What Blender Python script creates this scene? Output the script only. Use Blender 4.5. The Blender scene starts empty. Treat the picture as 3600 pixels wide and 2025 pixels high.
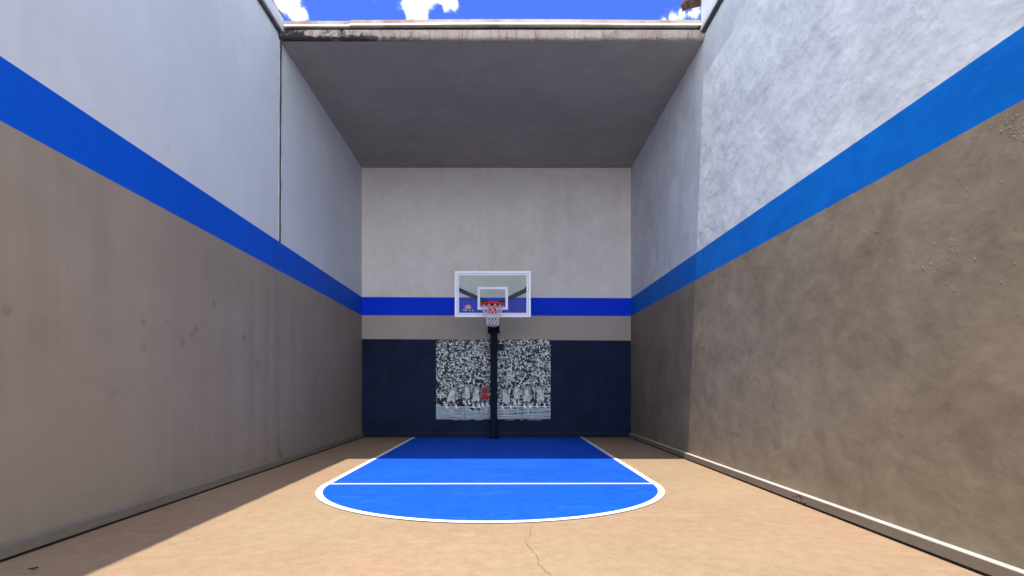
import bpy, math, random
import numpy as np
from mathutils import Vector

random.seed(7)
RNG = np.random.default_rng(11)
scene = bpy.context.scene
COL = scene.collection

# ------------------------------------------------------------------ geometry constants (metres; camera at x=0,y=0)
XL, XR, YB = -3.24, 2.873, 12.6          # inner faces of the two side walls and of the back wall
YR = 7.97                                # front edge of the roof
ZC = 6.12                                # soffit height
ZW = 6.20                                # top of the side walls
YN = 0.8                                # open end of the court
CX = -0.15                               # centre line of the painted key
HX = -0.235                              # centre line of the hoop
SUN = Vector((0.110, 0.122, -1.0)).normalized()

# ------------------------------------------------------------------ mesh helper
class MB:
    def __init__(self):
        self.v, self.f, self.m, self.s = [], [], [], []

    def quad(self, pts, mi=0, smooth=False):
        b = len(self.v)
        self.v += [tuple(p) for p in pts]
        self.f.append(tuple(range(b, b + len(pts))))
        self.m.append(mi); self.s.append(smooth)

    def box(self, a, b, mi=0):
        x0, y0, z0 = a; x1, y1, z1 = b
        P = [(x0,y0,z0),(x1,y0,z0),(x1,y1,z0),(x0,y1,z0),(x0,y0,z1),(x1,y0,z1),(x1,y1,z1),(x0,y1,z1)]
        k = len(self.v); self.v += P
        for q in ((3,2,1,0),(4,5,6,7),(0,1,5,4),(1,2,6,5),(2,3,7,6),(3,0,4,7)):
            self.f.append(tuple(k + i for i in q)); self.m.append(mi); self.s.append(False)

    def bbox(self, a, b, r=0.004, mi=0):
        """box with chamfered edges"""
        x0, y0, z0 = a; x1, y1, z1 = b
        k = len(self.v)
        idx = {}
        for sx in (0, 1):
            for sy in (0, 1):
                for sz in (0, 1):
                    X, Y, Z = (x1 if sx else x0), (y1 if sy else y0), (z1 if sz else z0)
                    ix, iy, iz = (-r if sx else r), (-r if sy else r), (-r if sz else r)
                    for ax, p in enumerate(((X, Y+iy, Z+iz), (X+ix, Y, Z+iz), (X+ix, Y+iy, Z))):
                        idx[(sx,sy,sz,ax)] = len(self.v); self.v.append(p)
        def F(*ids):
            self.f.append(tuple(idx[i] for i in ids)); self.m.append(mi); self.s.append(False)
        F((0,0,0,0),(0,0,1,0),(0,1,1,0),(0,1,0,0)); F((1,0,0,0),(1,1,0,0),(1,1,1,0),(1,0,1,0))
        F((0,0,0,1),(1,0,0,1),(1,0,1,1),(0,0,1,1)); F((0,1,0,1),(0,1,1,1),(1,1,1,1),(1,1,0,1))
        F((0,0,0,2),(0,1,0,2),(1,1,0,2),(1,0,0,2)); F((0,0,1,2),(1,0,1,2),(1,1,1,2),(0,1,1,2))
        for a_ in (0,1):
            for b_ in (0,1):
                F((a_,b_,0,0),(a_,b_,0,1),(a_,b_,1,1),(a_,b_,1,0))
                F((a_,0,b_,0),(a_,0,b_,2),(a_,1,b_,2),(a_,1,b_,0))
                F((0,a_,b_,1),(0,a_,b_,2),(1,a_,b_,2),(1,a_,b_,1))
        for sx in (0,1):
            for sy in (0,1):
                for sz in (0,1):
                    F((sx,sy,sz,0),(sx,sy,sz,1),(sx,sy,sz,2))

    def tube(self, pts, r, n=8, mi=0, closed=False, smooth=True, cap=True):
        P = [Vector(p) for p in pts]; k0 = len(self.v); N = len(P)
        rr = r if isinstance(r, (list, tuple)) else [r]*N
        up = None
        for i, p in enumerate(P):
            if closed: t = P[(i+1) % N] - P[(i-1) % N]
            else: t = P[min(i+1, N-1)] - P[max(i-1, 0)]
            t.normalize()
            if up is None:
                up = Vector((0,0,1)) if abs(t.z) < 0.9 else Vector((1,0,0))
            s = t.cross(up); s.normalize(); up = s.cross(t)
            for j in range(n):
                a = 2*math.pi*j/n
                self.v.append(tuple(p + s*math.cos(a)*rr[i] + up*math.sin(a)*rr[i]))
        M = N if closed else N-1
        for i in range(M):
            for j in range(n):
                a, b = k0 + i*n, k0 + ((i+1) % N)*n
                self.f.append((a+j, a+(j+1) % n, b+(j+1) % n, b+j)); self.m.append(mi); self.s.append(smooth)
        if cap and not closed:
            self.f.append(tuple(k0 + j for j in reversed(range(n)))); self.m.append(mi); self.s.append(False)
            self.f.append(tuple(k0 + (N-1)*n + j for j in range(n))); self.m.append(mi); self.s.append(False)

    def beam(self, a, b, w, h, mi=0):
        """square bar from a to b"""
        a, b = Vector(a), Vector(b); t = (b-a).normalized()
        s = t.cross(Vector((0,0,1))); s.normalize(); u = s.cross(t)
        k = len(self.v)
        for p in (a, b):
            for (i, j) in ((-1,-1),(1,-1),(1,1),(-1,1)):
                self.v.append(tuple(p + s*i*w/2 + u*j*h/2))
        for q in ((0,1,2,3),(7,6,5,4),(0,4,5,1),(1,5,6,2),(2,6,7,3),(3,7,4,0)):
            self.f.append(tuple(k+i for i in q)); self.m.append(mi); self.s.append(False)

    def dome(self, c, nrm, r, h, n=7, mi=0):
        c = Vector(c); nrm = Vector(nrm)
        a = nrm.orthogonal().normalized(); b = nrm.cross(a); k = len(self.v)
        ph = random.random()*6
        el = random.uniform(.6, 1.3)
        for (rr, hh) in ((1.0, -.1), (.8, .45), (.42, .85)):
            for j in range(n):
                t = 2*math.pi*j/n + ph
                self.v.append(tuple(c + a*math.cos(t)*r*rr*el + b*math.sin(t)*r*rr + nrm*h*hh))
        self.v.append(tuple(c + nrm*h))
        for i in range(2):
            for j in range(n):
                self.f.append((k+i*n+j, k+i*n+(j+1) % n, k+(i+1)*n+(j+1) % n, k+(i+1)*n+j)); self.m.append(mi); self.s.append(True)
        for j in range(n):
            self.f.append((k+2*n+j, k+2*n+(j+1) % n, k+3*n)); self.m.append(mi); self.s.append(True)

    def build(self, name, mats, parent=None, fix=False):
        me = bpy.data.meshes.new(name)
        me.from_pydata(self.v, [], self.f)
        if not isinstance(mats, (list, tuple)): mats = [mats]
        for m in mats: me.materials.append(m)
        me.polygons.foreach_set('material_index', self.m)
        me.polygons.foreach_set('use_smooth', self.s)
        if fix:
            import bmesh
            bm = bmesh.new(); bm.from_mesh(me)
            bmesh.ops.recalc_face_normals(bm, faces=bm.faces); bm.to_mesh(me); bm.free()
        me.update()
        o = bpy.data.objects.new(name, me); COL.objects.link(o)
        if parent is not None:
            o.parent = parent
            pm = Vector((0, 0, 0)); q = parent
            while q is not None: pm += q.location; q = q.parent
            o.location = -pm          # parts are authored in world coordinates
        return o

def thing(name, label, cat, loc=(0,0,0), group=None):
    o = bpy.data.objects.new(name, None); COL.objects.link(o)
    o.location = loc; o.empty_display_size = .2
    o['label'] = label; o['category'] = cat; o['kind'] = 'thing'
    if group: o['group'] = group
    return o

# ------------------------------------------------------------------ material helper
class NT:
    def __init__(self, name):
        self.mat = bpy.data.materials.new(name); self.mat.use_nodes = True
        self.t = self.mat.node_tree; self.t.nodes.clear()
        self.out = self.t.nodes.new('ShaderNodeOutputMaterial')
        self.pos = self.t.nodes.new('ShaderNodeNewGeometry').outputs['Position']
    def n(self, kind, **kw):
        nd = self.t.nodes.new(kind)
        for k, v in kw.items(): setattr(nd, k, v)
        return nd
    def L(self, a, b): self.t.links.new(a, b)
    def put(self, sock, v):
        if hasattr(v, 'is_output'): self.L(v, sock)
        else: sock.default_value = v
    def math(self, op, a, b=None, c=None, clamp=False):
        nd = self.n('ShaderNodeMath', operation=op, use_clamp=clamp)
        self.put(nd.inputs[0], a)
        if b is not None: self.put(nd.inputs[1], b)
        if c is not None: self.put(nd.inputs[2], c)
        return nd.outputs[0]
    def vec(self, scale, rot=(0,0,0), loc=(0,0,0)):
        nd = self.n('ShaderNodeMapping'); self.L(self.pos, nd.inputs[0])
        nd.inputs['Scale'].default_value = scale; nd.inputs['Rotation'].default_value = rot
        nd.inputs['Location'].default_value = loc
        return nd.outputs[0]
    def noise(self, scale=1.0, detail=4, rough=.5, dist=0.0, vec=None):
        nd = self.n('ShaderNodeTexNoise')
        self.L(vec if vec is not None else self.pos, nd.inputs['Vector'])
        nd.inputs['Scale'].default_value = scale; nd.inputs['Detail'].default_value = detail
        nd.inputs['Roughness'].default_value = rough; nd.inputs['Distortion'].default_value = dist
        return nd.outputs[0]
    def rng(self, v, a, b, c=0.0, d=1.0, smooth=False):
        nd = self.n('ShaderNodeMapRange'); nd.clamp = True
        if smooth: nd.interpolation_type = 'SMOOTHSTEP'
        self.L(v, nd.inputs[0])
        for i, x in enumerate((a, b, c, d)): nd.inputs[i+1].default_value = x
        return nd.outputs[0]
    def mix(self, fac, a, b, mode='MIX'):
        nd = self.n('ShaderNodeMix', data_type='RGBA', blend_type=mode)
        self.put(nd.inputs[0], fac)
        for s, v in ((nd.inputs[6], a), (nd.inputs[7], b)):
            if hasattr(v, 'is_output'): self.L(v, s)
            else: s.default_value = (*v, 1) if len(v) == 3 else v
        return nd.outputs[2]
    def bump(self, h, strength, dist, prev=None):
        nd = self.n('ShaderNodeBump'); nd.inputs['Strength'].default_value = strength
        nd.inputs['Distance'].default_value = dist; self.L(h, nd.inputs['Height'])
        if prev is not None: self.L(prev, nd.inputs['Normal'])
        return nd.outputs[0]
    def sep(self):
        nd = self.n('ShaderNodeSeparateXYZ'); self.L(self.pos, nd.inputs[0]); return nd.outputs
    def dist(self, p):
        nd = self.n('ShaderNodeVectorMath', operation='DISTANCE'); self.L(self.pos, nd.inputs[0])
        nd.inputs[1].default_value = p; return nd.outputs['Value']
    def finish(self, color, rough=.6, normal=None, metallic=0.0, spec=.3, coat=0.0):
        b = self.n('ShaderNodeBsdfPrincipled')
        self.put(b.inputs['Base Color'], (*color, 1) if isinstance(color, tuple) and len(color) == 3 else color)
        self.put(b.inputs['Roughness'], rough); b.inputs['Metallic'].default_value = metallic
        b.inputs['Specular IOR Level'].default_value = spec
        b.inputs['Coat Weight'].default_value = coat
        if normal is not None: self.L(normal, b.inputs['Normal'])
        self.L(b.outputs[0], self.out.inputs[0])
        return self.mat

def plain(name, col, rough=.5, metallic=0.0, spec=.4, var=.12, scale=9.0, bump=.0, coat=0):
    t = NT(name)
    c = t.mix(t.rng(t.noise(scale, 5, .6), .35, .7), tuple(x*(1-var) for x in col), tuple(min(1, x*(1+var)) for x in col))
    nrm = t.bump(t.noise(60, 3, .5), bump, .002) if bump else None
    return t.finish(c, rough, nrm, metallic, spec, coat)

# spots on the left wall, as (y, z, radius, depth)
def lw(px, py):
    s = (1269-px)/3.24
    return 1394.8/s, 1.1+(978-py)/s
def rw(px, py):
    s = (px-1269)/2.873
    return 1394.8/s, 1.1+(978-py)/s
LEFT_SPOTS = []
for (px, py, r, k) in ((18.6,782,.045,.45),(539,762.5,.05,.5),(360,810,.05,.4),(419.5,808,.035,.3),(494,828,.05,.5),(483,841,.05,.4),
                    (460,860,.055,.45),(361.5,875,.055,.3),(613.6,852,.06,.5),(687,888,.05,.3),(647,916,.07,.4),(750,1043,.06,.4),
                    (286,985,.06,.2),(421,375,.07,.18),(640,300,.08,.12),(703,1136,.06,.85),(707,1146,.05,.8)):
    y, z = lw(px, py); LEFT_SPOTS.append(((XL, y, z), r, k*.72))

def plaster(name, col, hue2, streak=0.0, blotch=.10, bump=.3, bumpdist=.01, bscale=3.0, spots=(), rough=.7, spec=.25,
            trowel=0.0, streak_axis='side'):
    t = NT(name)
    n1 = t.noise(.55, 5, .55, .4)
    c = t.mix(t.rng(n1, .3, .72), col, hue2)
    n2 = t.noise(2.3, 6, .65, .8)
    c = t.mix(blotch, c, t.mix(t.rng(n2, .3, .7), (.2, .2, .2), (.9, .9, .9)), 'SOFT_LIGHT')
    if streak:
        sv = t.vec((5.0, 5.0, .16))
        st = t.rng(t.noise(1.0, 5, .6, .1, sv), .42, .75)
        fade = t.rng(t.noise(.35, 2, .5), .4, .6)
        c = t.mix(t.math('MULTIPLY', st, t.math('MULTIPLY', fade, streak)), c, tuple(x*.62 for x in col))
    fine = t.noise(42, 4, .7)
    c = t.mix(.10, c, t.mix(fine, (.1, .1, .1), (1, 1, 1)), 'SOFT_LIGHT')
    for (p, r, k) in spots:
        wob = t.math('MULTIPLY_ADD', t.noise(14, 3, .6), r*1.2, t.dist(p))
        c = t.mix(t.rng(wob, r*1.7, r*1.15, 0, k, True), c, tuple(x*.45 for x in col))
    nrm = t.bump(t.noise(bscale, 6, .55, 0 if trowel else .4), bump, bumpdist)
    nrm = t.bump(t.noise(38, 4, .65), bump*.6, .0012, nrm)
    if trowel:
        tv = t.vec((1.0, 1.0, 1.25), (math.radians(30), 0, 0))
        nrm = t.bump(t.noise(3.4, 3, .45, 0.0, tv), trowel, .028, nrm)
        nrm = t.bump(t.noise(1.25, 3, .5, 0.0), trowel*1.3, .06, nrm)
        nrm = t.bump(t.noise(7.5, 5, .6, 0.0, tv), trowel*.8, .012, nrm)
        pt = t.rng(t.noise(1.9, 3, .5, .2), .48, .60)                       # patches of rougher and smoother render
        nrm = t.bump(t.math('MULTIPLY', t.noise(15, 5, .6, .0), pt), trowel*.8, .010, nrm)
    return t.finish(c, rough, nrm, 0, spec)

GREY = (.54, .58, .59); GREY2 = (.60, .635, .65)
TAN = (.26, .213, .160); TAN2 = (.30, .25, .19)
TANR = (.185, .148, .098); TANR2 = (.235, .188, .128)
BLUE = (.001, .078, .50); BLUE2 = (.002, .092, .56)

M = {}
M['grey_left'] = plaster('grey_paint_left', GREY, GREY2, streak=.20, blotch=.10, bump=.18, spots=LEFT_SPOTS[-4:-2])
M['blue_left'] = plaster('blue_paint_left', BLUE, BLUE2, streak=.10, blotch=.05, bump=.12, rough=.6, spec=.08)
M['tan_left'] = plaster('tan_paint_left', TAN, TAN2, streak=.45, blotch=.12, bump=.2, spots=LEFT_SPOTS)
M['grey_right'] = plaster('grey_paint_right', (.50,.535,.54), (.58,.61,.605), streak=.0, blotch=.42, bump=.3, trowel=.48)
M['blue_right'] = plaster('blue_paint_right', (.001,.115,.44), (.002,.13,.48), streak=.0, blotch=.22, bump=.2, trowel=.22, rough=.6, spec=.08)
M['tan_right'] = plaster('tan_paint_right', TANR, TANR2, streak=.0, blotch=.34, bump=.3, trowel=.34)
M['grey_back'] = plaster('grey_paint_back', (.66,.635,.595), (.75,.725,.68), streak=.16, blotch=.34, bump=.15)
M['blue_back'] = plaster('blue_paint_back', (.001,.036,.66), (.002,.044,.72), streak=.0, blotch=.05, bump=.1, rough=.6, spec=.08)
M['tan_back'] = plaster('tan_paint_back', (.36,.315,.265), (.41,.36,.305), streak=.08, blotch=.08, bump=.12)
M['navy'] = plaster('navy_paint', (.0038,.0100,.033), (.0085,.018,.050), blotch=.5, bump=.8, bumpdist=.006, bscale=9, rough=.6, spec=.12)
M['soffit'] = plaster('grey_soffit_paint', (.275,.26,.215), (.335,.315,.265), streak=.0, blotch=.17, bump=.12)
M['base'] = plaster('tan_baseboard_paint', (.17,.14,.105), (.20,.165,.125), blotch=.15, bump=.2)
M['ledge_shaded'] = plaster('shaded_ledge_paint', (.19,.165,.145), (.24,.21,.185), blotch=.15, bump=.15)  # same paint as the right ledge, colour darkened for the left side's shade
M['ledge'] = plaster('sunlit_ledge_paint', (.40,.36,.31), (.50,.455,.40), blotch=.15, bump=.15)  # same paint, colour kept lighter for the sunlit right ledge
M['coping'] = plaster('pale_coping_paint', (.52,.53,.56), (.60,.61,.63), streak=.35, blotch=.2, bump=.2)
M['gap'] = plain('black_gap_filler', (.012,.011,.010), .9, var=.3)
M['seal'] = plain('dark_joint_sealant', (.055,.055,.06), .8, var=.6, scale=3)
M['bead'] = plain('pale_joint_bead', (.50,.50,.48), .7, var=.25, scale=5)
M['seal_blue'] = plain('painted_joint_blue', (.004,.050,.40), .6)
M['seal_tan'] = plain('painted_joint_tan', (.225,.188,.16), .7)
M['white_line'] = plain('white_line_paint', (.74,.74,.73), .6, var=.11, scale=13, spec=.2)

# court paint: worn tan acrylic on concrete
def court_paint(name, a, b, worn, c3, scuff=.5, rough=.72, spec=.2):
    t = NT(name)
    c = t.mix(t.rng(t.noise(.55, 6, .6, .6), .33, .68), a, b)
    c = t.mix(t.math('MULTIPLY', t.rng(t.noise(.34, 4, .6, .3, t.vec((1,1,1), loc=(7.3,2.1,0))), .45, .62), .6), c, c3)
    c = t.mix(.22, c, t.mix(t.rng(t.noise(9, 6, .72, .3), .3, .7), (.15,.15,.15), (1,1,1)), 'SOFT_LIGHT')
    v = t.vec((1.0, 3.2, 1.0))
    s = t.rng(t.noise(1.7, 8, .72, 1.2, v), .56, .74)
    c = t.mix(t.math('MULTIPLY', s, scuff), c, worn)
    d = t.rng(t.noise(3.1, 6, .7, .5), .55, .78)
    c = t.mix(t.math('MULTIPLY', d, .22), c, tuple(x*.72 for x in a))
    g = t.noise(120, 3, .7)
    c = t.mix(.16, c, t.mix(g, (0,0,0), (1,1,1)), 'SOFT_LIGHT')
    if spec < .1:
        sc = t.rng(t.noise(1.1, 8, .74, 1.4, t.vec((1, 2.6, 1), loc=(2,5,0))), .50, .66)
        c = t.mix(t.math('MULTIPLY', sc, .42), c, tuple(x*.60 for x in a))
        ft = t.rng(t.noise(6.5, 6, .75, .3), .60, .74)
        c = t.mix(t.math('MULTIPLY', ft, .30), c, (.16,.22,.42))
    pit = t.rng(t.noise(44, 4, .7, .0), .56, .68)
    c = t.mix(t.math('MULTIPLY', pit, .30), c, tuple(x*.55 for x in a))
    lite = t.rng(t.noise(36, 4, .7, .0, t.vec((1, 1.3, 1), loc=(3,1,0))), .57, .68)
    c = t.mix(t.math('MULTIPLY', lite, .30), c, worn)
    sp = t.n('ShaderNodeTexVoronoi'); sp.feature = 'F1'; t.L(t.pos, sp.inputs['Vector']); sp.inputs['Scale'].default_value = 3.3
    spk = t.math('MULTIPLY', t.rng(sp.outputs['Distance'], .045, .02), t.rng(t.noise(1.3, 2), .5, .6))
    c = t.mix(t.math('MULTIPLY', spk, .5), c, tuple(x*.4 for x in a))
    nrm = t.bump(t.noise(75, 5, .7), .25, .002)
    nrm = t.bump(t.noise(4, 5, .6, .8), .2, .004, nrm)
    return t.finish(c, rough, nrm, 0, spec)
M['court'] = court_paint('tan_court_paint', (.285,.193,.112), (.330,.233,.135), (.425,.345,.235), (.318,.190,.118))
M['key'] = court_paint('blue_key_paint', (.005,.070,.50), (.009,.086,.56), (.05,.15,.60), (.004,.085,.60), scuff=.38, rough=.75, spec=.07)
M['ground'] = court_paint('pale_ground', (.36,.31,.25), (.42,.36,.29), (.5,.45,.38), (.38,.30,.24))

# ------------------------------------------------------------------ setting: ground, floor, markings
def structure(o):
    o['kind'] = 'structure'; return o

g = MB(); g.quad([(-400,-400,-.03),(400,-400,-.03),(400,400,-.03),(-400,400,-.03)])
structure(g.build('ground', M['ground']))
g = MB(); g.box((XL-.1, -4.0, -.25), (XR+.1, YB+.1, 0.0))
floor = structure(g.build('court_floor', M['court']))

HW = 1.85; LWD = .070; FT = 6.37
def arc(a, b, y0, z, n=64):
    return [(CX + a*math.cos(t), y0 - b*math.sin(t), z) for t in (math.pi*i/n for i in range(n+1))]
# key: rectangle + half disc, 4 mm above the floor
g = MB()
key = [(CX-HW-.03, YB-.075, .004)] + list(reversed(arc(HW+.03, 1.82, FT, .004))) + [(CX+HW+.03, YB-.075, .004)]
g.quad(key)
g.build('key_paint', M['key'], floor, fix=False)
g = MB()
def strip(pts_a, pts_b):
    for i in range(len(pts_a)-1):
        g.quad([pts_a[i], pts_a[i+1], pts_b[i+1], pts_b[i]])
strip([(CX-HW-LWD, YB-.075, .008), (CX-HW-LWD, FT, .008)], [(CX-HW, YB-.075, .008), (CX-HW, FT, .008)])
o = g.build('lane_line', M['white_line'], floor)
g = MB()
strip([(CX+HW, YB-.075, .008), (CX+HW, FT, .008)], [(CX+HW+LWD, YB-.075, .008), (CX+HW+LWD, FT, .008)])
o = g.build('lane_line', M['white_line'], floor)
g = MB()
strip(arc(HW+LWD, 1.856, FT, .008), arc(HW, 1.778, FT, .008))
g.build('free_throw_arc', M['white_line'], floor)
g = MB()
strip([(CX-HW, FT-.028, .008), (CX+HW, FT-.008, .008)], [(CX-HW, FT+.040, .008), (CX+HW, FT+.060, .008)])
g.build('free_throw_line', M['white_line'], floor)

# crack in the court surface running from the arc towards the camera
def floor_pt(px, py):
    d = 1.1*1394.8/(py-978); return ((px-1269)*d/1394.8, d)
g = MB()
ck = [(1337,1322),(1336,1345),(1322,1362),(1330,1375),(1345,1392),(1355,1408),(1356,1420),(1368,1432),(1381,1444),(1400,1462),(1418,1490),(1425,1530),(1440,1600)]
pts = [floor_pt(*p) for p in ck]
fine = []
for i in range(len(pts)-1):
    for k in range(7):
        t = k/7
        fine.append((pts[i][0]*(1-t)+pts[i+1][0]*t + random.uniform(-.010,.010), pts[i][1]*(1-t)+pts[i+1][1]*t + random.uniform(-.006,.006)))
for i in range(len(fine)-1):
    w0 = .0022 + .0022*random.random()*(i/len(fine)+.4)
    (x0,y0),(x1,y1) = fine[i], fine[i+1]
    L = math.hypot(x1-x0, y1-y0) or 1; nx, ny = -(y1-y0)/L*w0, (x1-x0)/L*w0
    g.quad([(x0-nx,y0-ny,.0012),(x0+nx,y0+ny,.0012),(x1+nx,y1+ny,.0012),(x1-nx,y1-ny,.0012)])
M['crack'] = plain('crack_dirt', (.23,.15,.09), .95, var=.3)
g.build('crack', M['crack'], floor)

# ------------------------------------------------------------------ side walls
def lerp(a, b, t): return a + (b-a)*t
def stripe_left(y):
    t = (y-3.56)/(YB-3.56); return lerp(2.823, 2.771, t), lerp(3.239, 3.187, t)
def stripe_right(y):
    t = (y-3.07)/(YB-3.07); return lerp(2.700, 2.753, t), lerp(3.107, 3.160, t)

def wall_face(g, x, sgn, fs, ys):
    """three painted bands on the inner face; sgn=+1 faces +x"""
    for y0, y1 in zip(ys[:-1], ys[1:]):
        a0, b0 = fs(y0); a1, b1 = fs(y1)
        for mi, (l0, l1, h0, h1) in enumerate(((0, 0, a0, a1), (a0, a1, b0, b1), (b0, b1, ZW, ZW))):
            q = [(x,y0,l0),(x,y1,l1),(x,y1,h1),(x,y0,h0)]
            if sgn > 0: q = q[::-1]
            g.quad(q, mi)
# left wall
left = thing('concrete_wall', 'tall shaded grey and tan wall with dark vertical joint, left of the court', 'wall', (XL-.12, 5.3, 0))
g = MB(); wall_face(g, XL, 1, stripe_left, [YN, YB+.02])
g.box((XL-.27, YN, -.1), (XL-.003, YB+.25, ZW-.003), 2)
g.build('wall_face', [M['tan_left'], M['blue_left'], M['grey_left']], left)
a, b = stripe_left(YR)
g = MB()
yj0, yj1 = 7.965, 8.035          # slight lean of the joint
def jstrip(g, z0, z1, off0, off1, proud, mi):
    def yy(z): return lerp(yj0, yj1, z/ZW)
    q = []
    X0, X1 = XL-.002, XL+proud
    p = [(X1, yy(z0)+off0, z0), (X1, yy(z0)+off1, z0), (X1, yy(z1)+off1, z1), (X1, yy(z1)+off0, z1)]
    r = [(X0, *v[1:]) for v in p]
    g.quad(p, mi)
    for i in range(4):
        j = (i+1) % 4; g.quad([p[i], r[i], r[j], p[j]], mi)
for i in range(14):                      # sealant with an uneven width
    z0 = lerp(b, ZW-.01, i/14); z1 = lerp(b, ZW-.01, (i+1)/14)
    w = .024 + .014*random.random()
    jstrip(g, z0, z1, -w, w*.8, .003 + .0004*(i % 2), 0)
jstrip(g, b, ZW-.01, .034, .055, .008, 1)
jstrip(g, b, ZW-.01, -.060, -.038, .006, 1)
jstrip(g, a, b, -.022, .024, .003, 2)
jstrip(g, .11, a, -.012, .014, .002, 3)
g.build('joint_sealant', [M['seal'], M['bead'], M['seal_blue'], M['seal_tan']], left, fix=True)
BD, BH = .062, .098
g = MB()
g.box((XL-.001, YN, .022), (XL+BD, YB-.06, BH-.004), 0); g.box((XL-.001, YN, BH-.004), (XL+BD-.003, YB-.06, BH), 1)
g.box((XL-.001, YN, -.01), (XL+BD-.012, YB-.06, .022), 2)
g.build('baseboard', [M['base'], M['ledge_shaded'], M['gap']], left)
g = MB()
g.box((XL-.30, YN, ZW+.022), (XL+.070, YR-.02, 6.405), 0)
g.box((XL-.28, YN, ZW-.003), (XL+.045, YR-.02, ZW+.022), 1)
n = 44
for i in range(n):                       # crumbling dark mortar along the top edge
    y0 = lerp(YN, YR-.02, i/n); y1 = lerp(YN, YR-.02, (i+1)/n)-.004
    e = random.uniform(.0, .006)
    g.box((XL-.27, y0, 6.405), (XL+.068+e, y1, 6.425+random.uniform(0,.02)), 1 if random.random() < .75 else 2)
g.build('coping', [M['coping'], M['seal'], M['bead']], left)

# right wall
right = thing('concrete_wall', 'tall sunlit wall with rough trowelled plaster and blistered tan paint, right of the court', 'wall', (XR+.12, 5.3, 0))
g = MB(); wall_face(g, XR, -1, stripe_right, [YN, YB+.02])
g.box((XR+.003, YN, -.1), (XR+.27, YB+.25, ZW-.003), 2)
# paint blisters: (px, py, spread x, spread y, count)
for (px, py, sx, sy, k) in ((1906,712,9,26,85),(1915,768,5,28,45),(1925,675,14,16,26),(1955,640,10,14,12),(1887,645,8,10,12),
                            (2196,588,14,10,12),(2205,600,20,4,9),(2100,740,8,8,10),(2140,838,10,8,10),(2540,305,22,16,34),(2560,335,16,10,16),
                            (2395,620,6,10,12),(2340,672,10,6,10),(2030,740,30,40,24),(2170,985,24,6,10),(1880,800,20,40,20),(2250,700,120,90,40),(2420,560,60,60,26)):
    for _ in range(k):
        y, z = rw(random.gauss(px, sx), random.gauss(py, sy))
        lo, hi = stripe_right(y)
        if .15 < z < lo-.03 and 1.2 < y < 8.6:
            r = random.uniform(.004, .011); g.dome((XR, y, z), (-1,0,0), r, r*random.uniform(.18,.34), 7, 0)
g.build('wall_face', [M['tan_right'], M['blue_right'], M['grey_right']], right)
g = MB()
g.box((XR-BD, YN, .022), (XR+.001, YB-.06, BH-.004), 0); g.box((XR-BD+.003, YN, BH-.004), (XR+.001, YB-.06, BH), 1)
g.box((XR-BD+.012, YN, -.01), (XR+.001, YB-.06, .022), 2)
for _ in range(14):
    g.dome((XR-BD+random.uniform(-.002,.002), rw(2035,1235)[0]+random.gauss(0,.12), random.uniform(.03,.085)), (-1,0,0), random.uniform(.006,.014), .006, 6, 2 if random.random()<.5 else 0)
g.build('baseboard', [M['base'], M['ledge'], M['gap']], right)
g = MB()
g.box((XR-.050, YN, ZW+.018), (XR+.27, YR-.01, 6.78), 0)
g.box((XR-.068, 6.90, ZW+.018), (XR+.02, YR-.008, ZW+.062), 1)
g.box((XR-.058, YN, ZW+.018), (XR+.02, 6.898, ZW+.058), 1)
g.box((XR-.040, YN, ZW-.003), (XR+.26, YR-.012, ZW+.018), 2)
g.build('parapet', [M['coping'], M['bead'], M['seal']], right)
# ragged roof tile poking out over the end of the parapet
tile_m = plain('weathered_clay', (.16,.10,.075), .85, var=.5, scale=14)
g = MB()
nu, nv = 14, 8
tx0, ty0, tz0 = XR-.05, YR-.06, 6.80
grid = []
for i in range(nu+1):
    row = []
    for j in range(nv+1):
        u, v = i/nu, j/nv
        ang = math.pi*(v)
        x = tx0 + .24 - u*.44 - (.05*abs(math.sin(j*2.3)) if i == nu else 0)
        y = ty0 + .11 - .11*math.cos(ang)
        z = tz0 - .02 + .085*math.sin(ang) - .115*u - (.03*abs(math.sin(j*1.7)) if i == nu else 0)
        row.append((x, y, z))
    grid.append(row)
for off in (0, -.022):
    for i in range(nu):
        for j in range(nv):
            q = [grid[i][j], grid[i+1][j], grid[i+1][j+1], grid[i][j+1]]
            q = [(p[0], p[1], p[2]+off) for p in q]
            g.quad(q if off == 0 else q[::-1], 0, True)
rim = [grid[i][0] for i in range(nu+1)] + [grid[nu][j] for j in range(1, nv+1)] + [grid[i][nv] for i in reversed(range(nu))]
for p, q in zip(rim[:-1], rim[1:]):
    g.quad([p, q, (q[0],q[1],q[2]-.022), (p[0],p[1],p[2]-.022)])
o = g.build('roof_tile', tile_m)
o['label'] = 'small ragged dark clay tile poking out at the top of the right parapet end'; o['category'] = 'roof tile'; o['kind'] = 'thing'

# back wall
back = thing('concrete_wall', 'far end wall with dark navy lower band behind the basketball hoop', 'wall', ((XL+XR)/2, YB+.12, 0))
g = MB()
x0, x1 = XL-.02, XR+.02
bands = [(0, 0, 3), (2.232, 2.196, 2), (2.771, 2.753, 1), (3.187, 3.160, 0), (ZC+.05, ZC+.05, None)]
for (l, r, mi), (l2, r2, _) in zip(bands[:-1], bands[1:]):
    g.quad([(x0,YB,l),(x1,YB,r),(x1,YB,r2),(x0,YB,l2)], mi)
g.box((XL-.02, YB+.003, -.1), (XR+.02, YB+.25, ZC+.05), 0)
g.build('wall_face', [M['grey_back'], M['blue_back'], M['tan_back'], M['navy']], back)
M['navy_ledge'] = plaster('navy_ledge_paint', (.02,.03,.075), (.03,.04,.09), blotch=.2, rough=.5)
g = MB()
g.box((XL+.001, YB-.058, .022), (XR-.001, YB+.001, BH-.004), 0); g.box((XL+.001, YB-.055, BH-.004), (XR-.001, YB+.001, BH), 1)
g.box((XL+.001, YB-.046, -.01), (XR-.001, YB+.001, .022), 2)
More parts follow.
